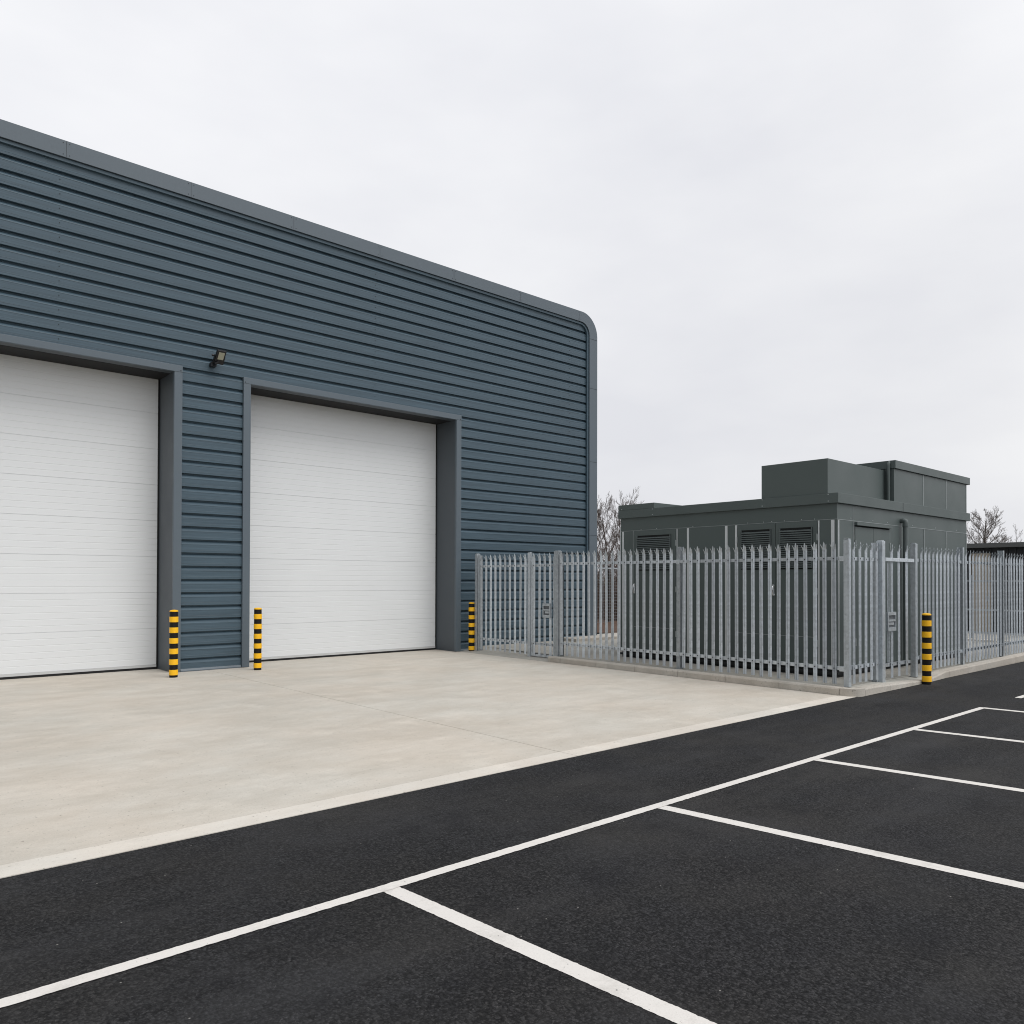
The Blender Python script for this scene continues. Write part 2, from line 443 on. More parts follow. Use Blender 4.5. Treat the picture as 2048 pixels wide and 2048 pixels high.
# doors: frame, deep reveal, sectional door with seals
def door(x0,x1,lab,yd):
    d=bpy.data.objects.new('roller_door',None); COL.objects.link(d); d.parent=wh
    d.location=(x0-6,0,0); d['label']=lab
    zt=5.15
    b=MB()
    # ribbed curtain: shallow ribs, a deeper joint every sixth
    pts=[(yd,zt-.0)]; z=zt-.02; k=0
    pr=[]
    z=.085+.106; k=1
    prof=[(yd,.085)]
    while z<zt-.02:
        dp,w=(.0075,.0048) if k%6==0 else (.0032,.0055)
        prof+=[(yd,z-w),(yd+dp,z-w*.35),(yd+dp,z+w*.35),(yd,z+w)]
        z+=.106; k+=1
    prof.append((yd,zt+.02))
    b.strip(prof,fnx,x0+.022,x1-.026)
    P(b,'door_curtain',M_door,d,recalc=False)
    b=MB(); b.box(x0+.022,x1-.026,yd-.008,yd+.02,.040,.084); P(b,'bottom_rail',M_bar,d)
    b=MB(); b.box(x0+.005,x1-.005,yd-.004,yd+.02,.002,.0395)
    b.box(x0+.003,x0+.0215,yd-.012,yd+.02,.04,zt); b.box(x1-.0255,x1-.003,yd-.012,yd+.02,.04,zt)
    P(b,'rubber_seal',M_seal_shade,d)
    b=MB(); b.box(x0+.002,x1-.002,14.021,yd-.004,zt-.004,zt+.04); P(b,'soffit_shade_box',M_seal_shade,d)  # added black box standing in for the shade under the door head
    b=MB(); b.box(x0+.001,x1-.001,yd+.022,yd+.05,.0,zt+.03); P(b,'door_backing',M_void_shade,d)
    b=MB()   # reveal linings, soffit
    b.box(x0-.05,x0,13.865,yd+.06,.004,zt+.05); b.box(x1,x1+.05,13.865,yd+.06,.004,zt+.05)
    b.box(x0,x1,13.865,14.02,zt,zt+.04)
    P(b,'door_reveal',M_reveal_shade,d)
    b=MB(); fw=.136
    b.box(x0-fw,x0,13.80,13.864,.005,zt-.0015); b.box(x1,x1+fw,13.80,13.864,.005,zt-.0015)
    b.box(x0-fw-.002,x1+fw+.002,13.797,13.864,zt,5.262)
    for xx in (x0-fw+.03,x1+fw-.03): b.box(xx-.008,xx+.008,13.79,13.80,5.165,5.181,1)
    P(b,'door_frame',[M_trim,M_bolt],d,bevel=.004)
door(-.245,4.455,'white sectional door cut by the left edge of the frame',14.58)
door(5.802,10.502,'white sectional door fully in view beside the fence',14.55)

# floodlight
fl=thing('floodlight','small black floodlight tilted down on a bracket on the cladding between the two doors','floodlight',(5.10,13.80,5.37))
th=R(42)
Mx=Matrix.Translation((5.165,13.62,5.488))@Matrix.Rotation(th,4,'X')   # local y = depth, top leans outwards
b=MB(); b.obox(Mx,.155,.045,.255); b.obox(Mx@Matrix.Translation((0,.035,0)),.13,.026,.20)
for k in range(6): b.obox(Mx@Matrix.Translation((-.06+.024*k,.058,0)),.006,.02,.16)
P(b,'lamp_housing',M_lampb,fl,bevel=.006)
b=MB(); b.obox(Mx@Matrix.Translation((.004,-.0245,.030)),.098,.008,.135); P(b,'lamp_lens',M_lens,fl)
b=MB(); b.obox(Matrix.Translation((5.10,13.78,5.37)),.09,.10,.07); b.tube([(5.10,13.76,5.37),(5.11,13.66,5.372),(5.15,13.645,5.40)],.022,8)
for sx in (-.11,.11): b.obox(Mx@Matrix.Translation((sx*.78,.02,-.06)),.012,.04,.15)
b.obox(Mx@Matrix.Translation((0,.03,-.142)),.185,.04,.014)
b.tube([Mx@Vector((-.135,.02,.0)),Mx@Vector((-.105,.02,.0))],.02,8)
P(b,'mounting_bracket',M_lampb,fl)

# ------------------------------------------------------------------ bollards
GB='yellow and black striped bollards'
def make_bollard():
    t=thing('bollard','',None)
    b=MB(); r=.064; n=28
    prof=[(r,.0),(r,1.068)]
    b.tube([(0,0,.002),(0,0,1.066)],r,n); b.build('black_sleeve',M_blk,t,smooth=40)
    for z0,z1 in ((.038,.125),(.205,.295),(.38,.468),(.55,.638),(.722,.811),(.896,.985)):
        b=MB(); b.tube([(0,0,z0),(0,0,z0+.003),(0,0,z1-.003),(0,0,z1)],[.0655,.069,.069,.0655],n); b.build('yellow_band',M_yel,t,smooth=40)
    b=MB(); b.tube([(0,0,1.066),(0,0,1.080),(0,0,1.092),(0,0,1.097)],[.067,.067,.05,.016],n); b.build('yellow_cap',M_yel,t,smooth=50)
    return t
B0=make_bollard()
def copy_tree(o,parent=None):
    c=o.copy(); COL.objects.link(c)
    if parent: c.parent=parent
    for ch in list(o.children): copy_tree(ch,c)
    return c
for i,(x,y,z,lab) in enumerate(((4.27,13.17,0,'yellow and black striped bollard at the right jamb of the cut off white door'),
        (5.737,13.29,0,'yellow and black striped bollard in front of the left jamb of the fully visible door'),
        (10.80,13.62,0,'yellow and black striped bollard against the end of the metal fence by the warehouse wall'),
        (12.83,4.843,0,'yellow and black striped bollard on the black tarmac beside the kerb and side gate'))):
    o=B0 if i==0 else copy_tree(B0)
    o.location=(x,y,z); o.rotation_euler.z=.7*i; tag(o,lab,'bollard',GB)

# ------------------------------------------------------------------ palisade fences
def pale_mesh(name,zb,zt,rails):
    """W-section pale with a triple pointed head; s = along the fence, outward = -n"""
    b=MB()
    sec=[(-.032,.003),(-.027,-.003),(-.016,-.013),(0,.001),(.016,-.013),(.027,-.003),(.032,.003)]
    th=.0028
    prof=[(s,n) for s,n in sec]+[(s,n+th) for s,n in reversed(sec)]
    zs=zt-.115
    b.prism(prof,lambda p,q,t:(p,q,t),zb,zs)
    # middle point
    for sgn in (0,):
        vs=[];h=[(0,.017,-.012),(.05,.0155,-.013),(.085,.012,-.014),(.118,.0008,-.015)]
        for dz,w,nn in h: vs+=[(-w,nn,zs+dz-.01),(w,nn,zs+dz-.01),(w,nn+.003,zs+dz-.01),(-w,nn+.003,zs+dz-.01)]
        fs=[]
        for k in range(3):
            for j in range(4): fs.append((k*4+j,k*4+(j+1)%4,k*4+4+(j+1)%4,k*4+4+j))
        fs.append((12,13,14,15)); b.add(vs,fs)
    # two splayed side points
    for sg in (-1,1):
        path=[(.022,-.004,-.01,.0095),(.027,-.012,.022,.008),(.036,-.026,.048,.006),(.044,-.034,.075,.0012)]
        vs=[]
        for s,nn,dz,w in path: vs+=[(sg*(s-w),nn,zs+dz),(sg*(s+w),nn+.004,zs+dz),(sg*(s+w),nn+.007,zs+dz),(sg*(s-w),nn+.003,zs+dz)]
        fs=[]
        for k in range(3):
            for j in range(4): fs.append((k*4+j,k*4+(j+1)%4,k*4+4+(j+1)%4,k*4+4+j))
        fs.append((12,13,14,15)); b.add(vs,fs)
    for rz in rails: b.box(-.007,.007,-.013,-.002,rz-.007,rz+.007,1)
    me=bpy.data.meshes.new(name); me.from_pydata(b.v,[],b.f)
    me.materials.append(M_galv); me.materials.append(M_bolt)
    me.polygons.foreach_set('material_index',b.m); me.update()
    import bmesh
    bm=bmesh.new(); bm.from_mesh(me); bmesh.ops.recalc_face_normals(bm,faces=bm.faces); bm.to_mesh(me); bm.free()
    return me
FX,FY=10.84,5.167
RZ=(1.915,.348)
PM_up=pale_mesh('pale',.125,2.165,RZ); PM_dn=pale_mesh('pale',.07,2.15,(1.89,.30)); PM_gate=pale_mesh('pale',.105,2.165,(.305,))
def pales(parent,mesh,pos,front):
    """front True: fence runs along y and looks to -x; else along x and looks to -y"""
    for p in pos:
        o=bpy.data.objects.new('pale',mesh); COL.objects.link(o); o.parent=parent
        j=random.gauss(0,.004); tl=R(random.gauss(0,.25))
        if front: loc=Vector((FX,p,j)); o.rotation_euler=(tl,0,-R(90))
        else: loc=Vector((p,FY,j)); o.rotation_euler=(0,tl,0)
        o.location=loc-parent.location
def rail(parent,front,a,c,z,dn=.018,name='rail',h=.05):
    b=MB()
    L=[(dn,z-h/2),(dn+.005,z-h/2),(dn+.005,z+h/2-.005),(dn+.048,z+h/2-.005),(dn+.048,z+h/2),(dn,z+h/2)]
    if front: b.prism(L,lambda p,q,t:(FX+p,t,q),a,c)
    else: b.prism(L,lambda p,q,t:(t,FY+p,q),a,c)
    return P(b,name,M_galv,parent)
def rsj(parent,x,y,zb,zt,front,w=.055,d=.095,cut=True,mat=None):
    """I section post, flange w along the fence, depth d across it"""
    t=.006; b=MB()
    for s0,s1,n0,n1 in ((-w/2,w/2,-d/2,-d/2+t),(-t/2,t/2,-d/2+t,d/2-t),(-w/2,w/2,d/2-t,d/2)):
        if front: b.box(x+n0,x+n1,y+s0,y+s1,zb,zt)
        else: b.box(x+s0,x+s1,y+n0,y+n1,zb,zt)
    return P(b,'post',mat or M_galvd,parent)
def shs(parent,x,y,zb,zt,wx,wy,name='post',cap=.012,mat=None):
    b=MB(); b.box(x-wx/2,x+wx/2,y-wy/2,y+wy/2,zb,zt)
    b.box(x-wx/2+.012,x+wx/2-.012,y-wy/2+.012,y+wy/2-.012,zt+.0005,zt+cap)
    return P(b,name,mat or M_galvd,parent,bevel=.009)
def cleat(parent,front,a,z):
    b=MB()
    if front: b.box(FX+.005,FX+.075,a-.035,a+.035,z-.035,z+.035)
    else: b.box(a-.035,a+.035,FY+.005,FY+.075,z-.035,z+.035)
    return P(b,'rail_bracket',M_galv,parent,bevel=.003)
GF='galvanised palisade fencing round the compound'
# A: short panel by the warehouse wall
fA=thing('palisade_fence','short galvanised palisade panel standing between warehouse wall and narrow gate','fence',(FX,12.6,0),GF)
shs(fA,FX+.03,13.50,.0,2.165,.09,.085); rsj(fA,FX+.03,13.40,.0,2.13,True)
shs(fA,FX+.03,11.79,.0,2.155,.06,.085)
pales(fA,PM_dn,[13.327-.1586*i for i in range(10)],True)
rail(fA,True,11.84,13.46,1.89); rail(fA,True,11.84,13.46,.30)
cleat(fA,True,13.43,1.87); cleat(fA,True,13.43,.29)
# gate leaf near the warehouse
gA=thing('palisade_gate','narrow galvanised palisade gate with a slotted lock plate, facing the warehouse forecourt','gate',(FX,11.4,0))
pales(gA,PM_dn,[11.634,11.475,11.318,11.153],True)
rail(gA,True,11.075,11.73,1.89); rail(gA,True,11.075,11.73,.30)
b=MB(); b.box(FX+.02,FX+.06,11.70,11.742,.05,2.06); b.box(FX+.02,FX+.06,11.062,11.10,.05,2.06); b.box(FX+.02,FX+.06,11.102,11.698,.045,.09)
P(b,'gate_frame',M_galv,gA)
def lockplate(parent,front,a,z,w,h):
    b=MB(); t=.02
    def bx(s0,s1,n0,n1,z0,z1,m=0):
        if front: b.box(FX+n0,FX+n1,a+s0,a+s1,z+z0,z+z1,m)
        else: b.box(a+s0,a+s1,FY+n0,FY+n1,z+z0,z+z1,m)
    H=h/2;W=w/2
    bx(-W,W,-.045,-.02,H-.05,H); bx(-W,W,-.045,-.02,-H,-H+.055); bx(-W,-W+.03,-.045,-.02,-H+.0555,H-.0505); bx(W-.025,W,-.045,-.02,-H+.0555,H-.0505)
    bx(-W+.031,W-.026,-.042,-.022,.0,.03); bx(-W+.031,W-.026,-.0215,-.015,-H+.056,H-.051,2)
    bx(-W+.05,W-.06,-.036,-.022,-.055,-.015)
    return P(b,'lock_plate',[M_galvd,M_bolt,M_lockin],parent)
lockplate(gA,True,11.225,.985,.22,.285)
# B: long front run
fB=thing('palisade_fence','long galvanised palisade run on the kerb in front of the louvred kiosk doors','fence',(FX,8.0,0),GF)
shs(fB,FX+.04,10.985,.0,2.165,.11,.125); rsj(fB,FX+.05,10.90,.09,2.12,True)
rsj(fB,FX+.075,8.075,.09,2.165,True,.075,.10)
shs(fB,FX+.02,5.155,.095,2.18,.075,.080)
b=MB(); b.box(FX-.03,FX+.07,5.125,5.185,2.1935,2.20); P(b,'post_cap',M_galv,fB,bevel=.006)
pales(fB,PM_up,[10.841-.1462*i for i in range(19)]+[7.948-.145*i for i in range(19)],True)
for zz in RZ: rail(fB,True,8.075,10.92,zz); rail(fB,True,5.20,8.07,zz,.018)
for a in (10.90,8.075,5.235):
    for zz in RZ: cleat(fB,True,a,zz-.005)
# C: corner to side gate
fC=thing('palisade_fence','five pale palisade bay between the thick corner post and the side gate','fence',(11.4,FY,0),GF)
pales(fC,PM_up,[11.085,11.275,11.463,11.648,11.83],False)
rail(fC,False,10.90,11.90,1.915); rail(fC,False,10.90,11.90,.348)
shs(fC,11.965,FY+.0,.06,2.195,.105,.095)
rsj(fC,11.885,FY+.055,.08,2.17,False,.05,.09)
cleat(fC,False,10.94,1.91); cleat(fC,False,10.94,.345)
# side gate
gC=thing('palisade_gate','side gate of three widely spaced pales left of the bollard on tarmac','gate',(12.6,FY,0))
pales(gC,PM_gate,[12.353,12.613,12.907],False)
b=MB(); b.box(12.03,13.085,FY-.045,FY-.02,1.893,1.948); P(b,'top_bar',M_galv,gC,bevel=.003)
rail(gC,False,12.05,13.09,.305)
b=MB(); b.box(12.055,12.09,FY+.0,FY+.035,.12,2.05); b.tube([(12.19,FY-.005,1.88),(12.19,FY-.005,.35)],.008,8); b.tube([(12.235,FY-.005,1.88),(12.235,FY-.005,.35)],.008,8)
P(b,'gate_stile',M_galv,gC)
lockplate(gC,False,12.26,.975,.29,.29)
# D: long side run
fD=thing('palisade_fence','long galvanised palisade run receding along the kerb to the right of the tarmac bollard','fence',(17,FY,0),GF)
shs(fD,13.185,FY,.05,2.195,.085,.085)
for px in (15.36,17.52,19.70,21.85): rsj(fD,px,FY+.05,.09,2.20,False,.075,.10)
pp=[13.473+.1655*i for i in range(11)]+[15.50+.1655*i for i in range(12)]+[17.66+.1655*i for i in range(12)]+[19.82+.1655*i for i in range(12)]
pales(fD,PM_up,pp,False)
for a,c in ((13.2,15.33),(15.37,17.49),(17.53,19.67),(19.71,21.85)):
    rail(fD,False,a,c,1.935); rail(fD,False,a,c,.34)
for px in (13.27,15.36,17.52,19.70):
    for zz in (1.93,.335): cleat(fD,False,px,zz)

# ------------------------------------------------------------------ substation kiosk (fitted, scaled about the eye point so it stands on its slab)
S=.746
sub=thing('substation','dark green grey metal kiosk with louvred doors and stepped roof boxes behind the fence','substation',(11.78,5.75,.09))
def sx(x): return x*S
def sz(z): return 1.6+(z-1.6)*S
def SB(b,x0,x1,y0,y1,z0,z1,m=0): b.box(x0*S,x1*S,y0*S,y1*S,sz(z0),sz(z1),m)
WX,WY=15.79,7.71; XE,YE=23.14,13.58; ZB=-.26; ZT=2.88
b=MB(); SB(b,WX,XE,WY,YE,ZB,3.212); P(b,'wall',M_sub,sub)
b=MB(); SB(b,WX+.03,XE-.03,WY+.03,YE-.03,-.425,ZB-.002); SB(b,WX-.03,XE,WY-.02,YE+.05,-.36,-.31); P(b,'plinth',M_plinth,sub)
# roof fascia
b=MB()
SB(b,15.73,23.27,7.657,13.627,3.214,3.425)
P(b,'roof_fascia',M_sub,sub,bevel=.004)
b=MB(); SB(b,15.732,18.6,12.437,13.622,3.427,3.562); P(b,'roof_upstand',M_sub,sub,bevel=.004)
b=MB()
for (yy,zz) in ((13.50,3.45),(12.49,3.40),(12.49,3.26),(9.40,3.40),(9.40,3.26),(7.87,3.40),(7.87,3.26)): b.box(15.726*S,15.73*S,yy*S-.006,yy*S+.006,sz(zz)-.006,sz(zz)+.006)
for yy in (12.9,12.4,11.3,9.8,9.4,9.2,8.9,8.5,8.2): b.box(15.786*S,15.79*S,yy*S-.005,yy*S+.005,sz(2.905)-.005,sz(2.905)+.005)
for xx in (16.4,17.45,18.2,19.6,21.0,22.4): b.box(xx*S-.005,xx*S+.005,7.704*S,7.71*S,sz(2.93)-.005,sz(2.93)+.005)
P(b,'fixing_screws',M_alu,sub)
b=MB(); SB(b,18.93,18.94,7.654,7.66,3.22,3.42); P(b,'fascia_joint',M_void_shade,sub)
# roof boxes
b=MB(); SB(b,15.76,18.53,7.895,9.436,3.427,4.165); P(b,'roof_box',M_sub,sub,bevel=.004)
rb=MB(); SB(rb,18.545,23.12,7.70,9.28,3.427,4.195); rbo=P(rb,'roof_box',M_sub,sub)
b=MB(); SB(b,18.52,23.26,7.655,9.30,4.197,4.385); P(b,'box_fascia',M_sub,rbo,bevel=.004)
for xx in (20.215,21.70,23.10):
    b=MB(); SB(b,xx-.012,xx+.012,7.693,7.70,3.44,4.19); P(b,'cover_strip',M_aluthin,rbo)
# vent pipe in the gap between roof boxes
def Tp(x,y,z): return (x*S,y*S,sz(z))
b=MB(); b.tube([Tp(18.48,7.80,3.43),Tp(18.48,7.80,4.25),Tp(18.49,7.80,4.31),Tp(18.53,7.80,4.345),Tp(18.62,7.80,4.35)],.027,12); P(b,'vent_pipe',M_sub,sub,smooth=50)
# downpipe on the side wall
b=MB(); yy=7.60
b.tube([Tp(18.93,7.70,3.0),Tp(18.93,yy+.03,3.0),Tp(18.93,yy,2.985),Tp(18.93,yy,2.95),Tp(18.93,yy,-.3)],.042,14)
b.tube([Tp(18.93,yy,2.93),Tp(18.93,yy,2.86)],.050,14); b.tube([Tp(18.93,yy+.06,3.0),Tp(18.93,yy+.03,3.0)],.050,14)
P(b,'downpipe',M_subd,sub,smooth=50)
# panel line under the parapet and vertical strips, each its own part
def cstrip(x0,x1,y0,y1,z0,z1,mat=M_aluthin,name='cover_strip'):
    bb=MB(); SB(bb,x0,x1,y0,y1,z0,z1); P(bb,name,mat,sub)
cstrip(WX-.004,WX,WY,YE,2.876,2.884,name='panel_joint'); cstrip(WX,XE,WY-.006,WY,2.872,2.882,name='panel_joint')
cstrip(WX-.006,WX,13.150,13.166,-.2,2.875)
cstrip(16.522,16.53,WY-.006,WY,2.885,3.2,name='panel_joint'); cstrip(16.515,16.545,WY-.010,WY,-.2,2.865); cstrip(18.30,18.325,WY-.010,WY,-.2,2.865)
for xx in (20.273,21.718): cstrip(xx-.015,xx+.015,WY-.010,WY,-.2,2.865)
cstrip(23.11,23.14,WY-.010,WY,-.2,2.865)
for yy,w in ((13.50,.05),(11.765,.022),(11.439,.055),(10.363,.065),(10.101,.05),(8.106,.03),(7.80,.07)):
    cstrip(WX-.012,WX,yy-w/2,yy+w/2,-.2,2.868,M_alu)
cstrip(15.83,15.86,WY-.012,WY,-.2,2.865,M_alu); cstrip(WX-.01,WX+.012,13.582,13.60,-.25,3.0,M_alu)
# louvred doors on the front, plain doors on the side
def louvred(y0,y1,ly0,ly1,handle=None,hy=None,low=True):
    d=MB(); SB(d,WX-.028,WX,y0,y1,-.2,2.862)
    do=P(d,'door',M_sub,sub,bevel=.002)
    b=MB(); SB(b,WX-.030,WX-.028,ly0-.02,ly1+.02,1.84,2.74); P(b,'louvre_opening',M_void_shade,do)
    b=MB(); z=1.87
    while z<2.70:
        # each blade: a plate sloping out and down that ends in an upright lip
        xi,xo=(WX-.031)*S,(WX-.031)*S-.024
        ya,yb=ly0*S,ly1*S; z0=sz(z)
        sec=[(xi,z0+.026),(xo,z0+.016),(xo,z0),(xo+.003,z0),(xo+.003,z0+.013),(xi,z0+.023)]
        b.prism(sec,lambda p,q,t:(p,t,q),ya,yb)
        z+=.0462
    for a,c in ((ly0-.012,ly0),(ly1,ly1+.012)): SB(b,WX-.064,WX-.031,a,c,1.86,2.735)
    P(b,'louvre_blades',M_subd,do)
    if hy is not None:
        b=MB(); zc=1.38; hx=(WX-.028)*S
        b.obox(Matrix.Translation((hx-.008,hy*S,sz(zc))),.014,.035,.19)
        b.tube([(hx-.015,hy*S,sz(zc)+.075),(hx-.05,hy*S,sz(zc)+.06),(hx-.055,hy*S,sz(zc)),(hx-.04,hy*S,sz(zc)-.07),(hx-.02,hy*S,sz(zc)-.085)],.011,10)
        P(b,'handle',M_chrome,do,smooth=60)
    b=MB(); SB(b,WX-.031,WX-.028,y0+.02,y1-.02,.39,.40); P(b,'panel_joint',M_aluthin,do)
    hy2=y0 if y0<8.5 or y0>11 else y1
    for zz in (2.45,.2,1.3):
        b=MB(); SB(b,WX-.045,WX-.005,hy2-.012,hy2+.004,zz,zz+.14); P(b,'hinge',M_aluthin,do)
louvred(11.795,13.13,11.951,12.992,True,13.085)
louvred(9.099,10.055,9.216,9.934,None,None)
louvred(8.135,9.091,8.25,8.975,True,9.135)
for x0,x1 in ((16.57,17.440),(17.448,18.295)):
    d=MB(); SB(d,x0,x1,WY-.02,WY,-.2,2.755); do=P(d,'door',M_sub,sub,bevel=.002)
    xx=x0 if x0<17 else x1
    for zz in (2.3,.2):
        b=MB(); SB(b,xx-.012,xx+.012,WY-.035,WY-.0205,zz,zz+.16); P(b,'hinge',M_aluthin,do)
b=MB(); SB(b,16.55,18.31,WY-.075,WY-.001,2.785,2.85); SB(b,16.56,18.30,WY-.012,WY-.001,2.758,2.784,1); P(b,'door_hood',[M_sub,M_void_shade],sub)  # second box is a dark strip painting the shadow under the hood

# ------------------------------------------------------------------ things behind the compound
bf=thing('rail_fence','low grey wire and rail boundary fence crossing behind the kiosk at right','fence',(21.9,9,0))
for yy in (5.4,7.2,9.0,10.8,12.6):
    b=MB(); b.box(21.87,21.92,yy-.025,yy+.025,0,1.75); P(b,'post',M_galvd,bf)
for zz in (1.60,.87,.30):
    b=MB(); b.box(21.86,21.885,5.3,12.7,zz-.02,zz+.02); P(b,'rail',M_galv,bf)
b=MB(); b.box(21.6,21.85,5.2,13.2,-.05,.14); structure(b.build('kerb',M_edge,bevel=.01))
sh=thing('shed','low dark metal shed with grey roof edge beyond the compound fence','shed',(26,6,0))
b=MB(); b.box(26.0,31,1.0,11.0,.0,2.58)
for k in range(46): b.box(25.97,26.0,1.1+k*.215,1.15+k*.215,.05,2.55)
P(b,'wall',M_shed,sh)
b=MB(); b.box(25.8,31.2,.8,11.2,2.585,2.69); b.box(25.83,31.1,.9,11.1,2.691,2.72); P(b,'roof',M_shedroof,sh)
d=MB(); d.box(25.93,25.968,8.0,8.5,.05,2.42); do=P(d,'door',M_beige,sh)
b=MB(); b.box(25.90,25.929,8.05,8.08,1.0,1.15); P(b,'handle',M_galvd,do)
wf=thing('wire_fence','rusty edged wire mesh fence with dark posts in front of the leafless trees','fence',(19,17.5,0))
for xx in (15.4,17.4,18.9,19.75,21.9,23.9,25.9):
    b=MB(); b.box(xx-.04,xx+.04,17.46,17.54,.1,2.08); P(b,'post',M_bark,wf)
b=MB(); b.box(15.2,26,17.44,17.458,1.96,2.01); P(b,'rail',M_galv,wf)
b=MB()
for k in range(110):
    xx=15.2+k*.098; b.box(xx-.003,xx+.003,17.452,17.457,.15,1.95)
for k in range(18): b.box(15.2,26,17.459,17.4615,.2+k*.1,.206+k*.1)
P(b,'wire_mesh',M_galvd,wf)

# leafless trees
TREE_RATIO=.62
def make_tree(name,label,cat,loc,height,seed,trunk_r,lenf,ang,trunk_frac,nmain,up=.75,density=1.,group=None,twig=.008,curv=.16):
    rg=random.Random(seed)
    t=thing(name,label,cat,loc,group)
    T=MB();K=MB()
    lean=Vector((rg.uniform(-.06,.06),rg.uniform(-.06,.06),1))
    def grow(bb,p,d,L,r0,r1,seg,n):
        pts=[p.copy()];rs=[r0]
        for i in range(seg):
            d=(d+Vector((rg.gauss(0,curv),rg.gauss(0,curv),rg.gauss(.09,curv*.6)))).normalized()
            p=p+d*(L/seg); pts.append(p.copy()); rs.append(r0+(r1-r0)*(i+1)/seg)
        bb.tube(pts,rs,n,0,False); return pts,rs,d
    cv=curv; curv=cv*.35
    pts,rs,d=grow(T,Vector((0,0,-.05)),lean.normalized(),height*.86,trunk_r,trunk_r*.14,10,7)
    curv=cv
    def at(pts,rs,f):
        f=max(0,min(.999,f))*(len(pts)-1); i=int(f); return pts[i].lerp(pts[i+1],f-i),rs[i]*(1-f+i)+rs[i+1]*(f-i)
    def rec(pts,rs,level,L):
        cnt=(nmain,int(8*density),int(6*density),int(4*density))[level-1]
        for k in range(cnt):
            f=(trunk_frac+(1-trunk_frac)*(k+rg.random())/cnt) if level==1 else (.18+.82*(k+rg.random())/cnt)
            p,r=at(pts,rs,f)
            dd=(pts[-1]-pts[0]).normalized() if level>1 else Vector((0,0,1))
            az=rg.uniform(0,2*math.pi) if level>1 else 2.4*k+rg.uniform(-.5,.5)
            side=Vector((math.cos(az),math.sin(az),0))
            side=(side-dd*side.dot(dd)); side.normalize()
            g=(f-trunk_frac)/(1-trunk_frac)
            a=rg.uniform(.8,1.15)*ang*(1-.45*g) if level==1 else rg.uniform(.35,.75)
            nd=(dd*math.cos(a)+side*math.sin(a)+Vector((0,0,up*.3))).normalized()
            l=L*((1-.5*g)*rg.uniform(.8,1.1) if level==1 else rg.uniform(.55,1.05)*(1-.35*f))
            rr=max(r*rg.uniform(.4,.6),twig)
            q,s,_=grow(K,p,nd,l,rr,max(rr*.25,twig*.5),5 if level<3 else 3,5 if level<2 else 3)
            if level<4: rec(q,s,level+1,l*TREE_RATIO)
    rec(pts,rs,1,height*lenf)
    tr=T.build('trunk',M_bark,t,smooth=60,recalc=False); cr=K.build('crown',M_twig,t,recalc=False)
    return t
GT='leafless trees beyond the compound'
def along(u,d):
    """ground point d metres out on the bearing u (tangent of the angle right of the view axis)"""
    c,s_=math.cos(R(48.639)),math.sin(R(48.639)); return (c*d+s_*u*d, s_*d-c*u*d)
TR=[(.107,31,4.95,11,.06,'leafless tree showing first beside the warehouse corner'),
    (.122,37,5.95,12,.085,'dark stemmed leafless tree in the gap between warehouse and kiosk'),
    (.136,35,5.55,13,.075,'leafless tree just left of the kiosk roof corner'),
    (.150,39,6.35,14,.085,'broad topped leafless tree rising over the kiosk roof corner'),
    (.163,42,5.75,15,.07,'thin leafless tree top next above the low roof upstand'),
    (.171,44,5.7,16,.06,'faint lowest leafless tree top over the kiosk roof at far right of the clump')]
for u,dist,h,sd,r,lab in TR:
    x,y=along(u,dist)
    make_tree('bare_tree',lab,'tree',(x,y,.2),h*.88,sd,r,.38,.95,.14,17,.6,1.12,GT,.0042,.12)
x,y=along(.596,90); make_tree('bare_tree','spreading leafless tree above the shed roof beside the kiosk','tree',(x,y,0),10.0,22,.24,.36,1.5,.40,26,.12,1.05,GT,.010,.10)
x,y=along(.628,84); make_tree('bare_tree','low leafless tree showing just over the shed roof right of the spreading tree','tree',(x,y,0),6.6,27,.10,.34,1.2,.4,10,.4,.9,GT,.011,.12)
x,y=along(.643,110); make_tree('bare_tree','slender pale leafless tree at the right edge of the photo','tree',(x,y,0),9.6,29,.09,.30,.7,.5,7,.9,.55,GT,.011,.1)
# tangled undergrowth
b=MB(); rg=random.Random(77)
for k in range(2600):
    x=rg.uniform(15.4,31); y=rg.uniform(18.0,24.5); z=.15+max(0,(y-19))*.05
    h=rg.uniform(.5,2.6)*(1 if rg.random()<.8 else 1.25)
    p=Vector((x,y,z)); d=Vector((rg.gauss(0,.3),rg.gauss(0,.3),1)).normalized(); pts=[p]
    for i in range(4):
        d=(d+Vector((rg.gauss(0,.28),rg.gauss(0,.28),-.05))).normalized(); p=p+d*h/4; pts.append(p)
    b.tube(pts,[.012,.011,.009,.007,.004],3,0,False)
    for j in range(3):
        q=pts[rg.randint(1,3)]; dd=Vector((rg.gauss(0,1),rg.gauss(0,1),rg.uniform(.1,1))).normalized()
        b.tube([q,q+dd*.25,q+dd*.45+Vector((0,0,.08))],[.007,.006,.003],3,0,False)
o=b.build('undergrowth',M_scrub,None,recalc=False)
tag(o,'brown tangled undergrowth behind the wire fence','undergrowth',None,'stuff')

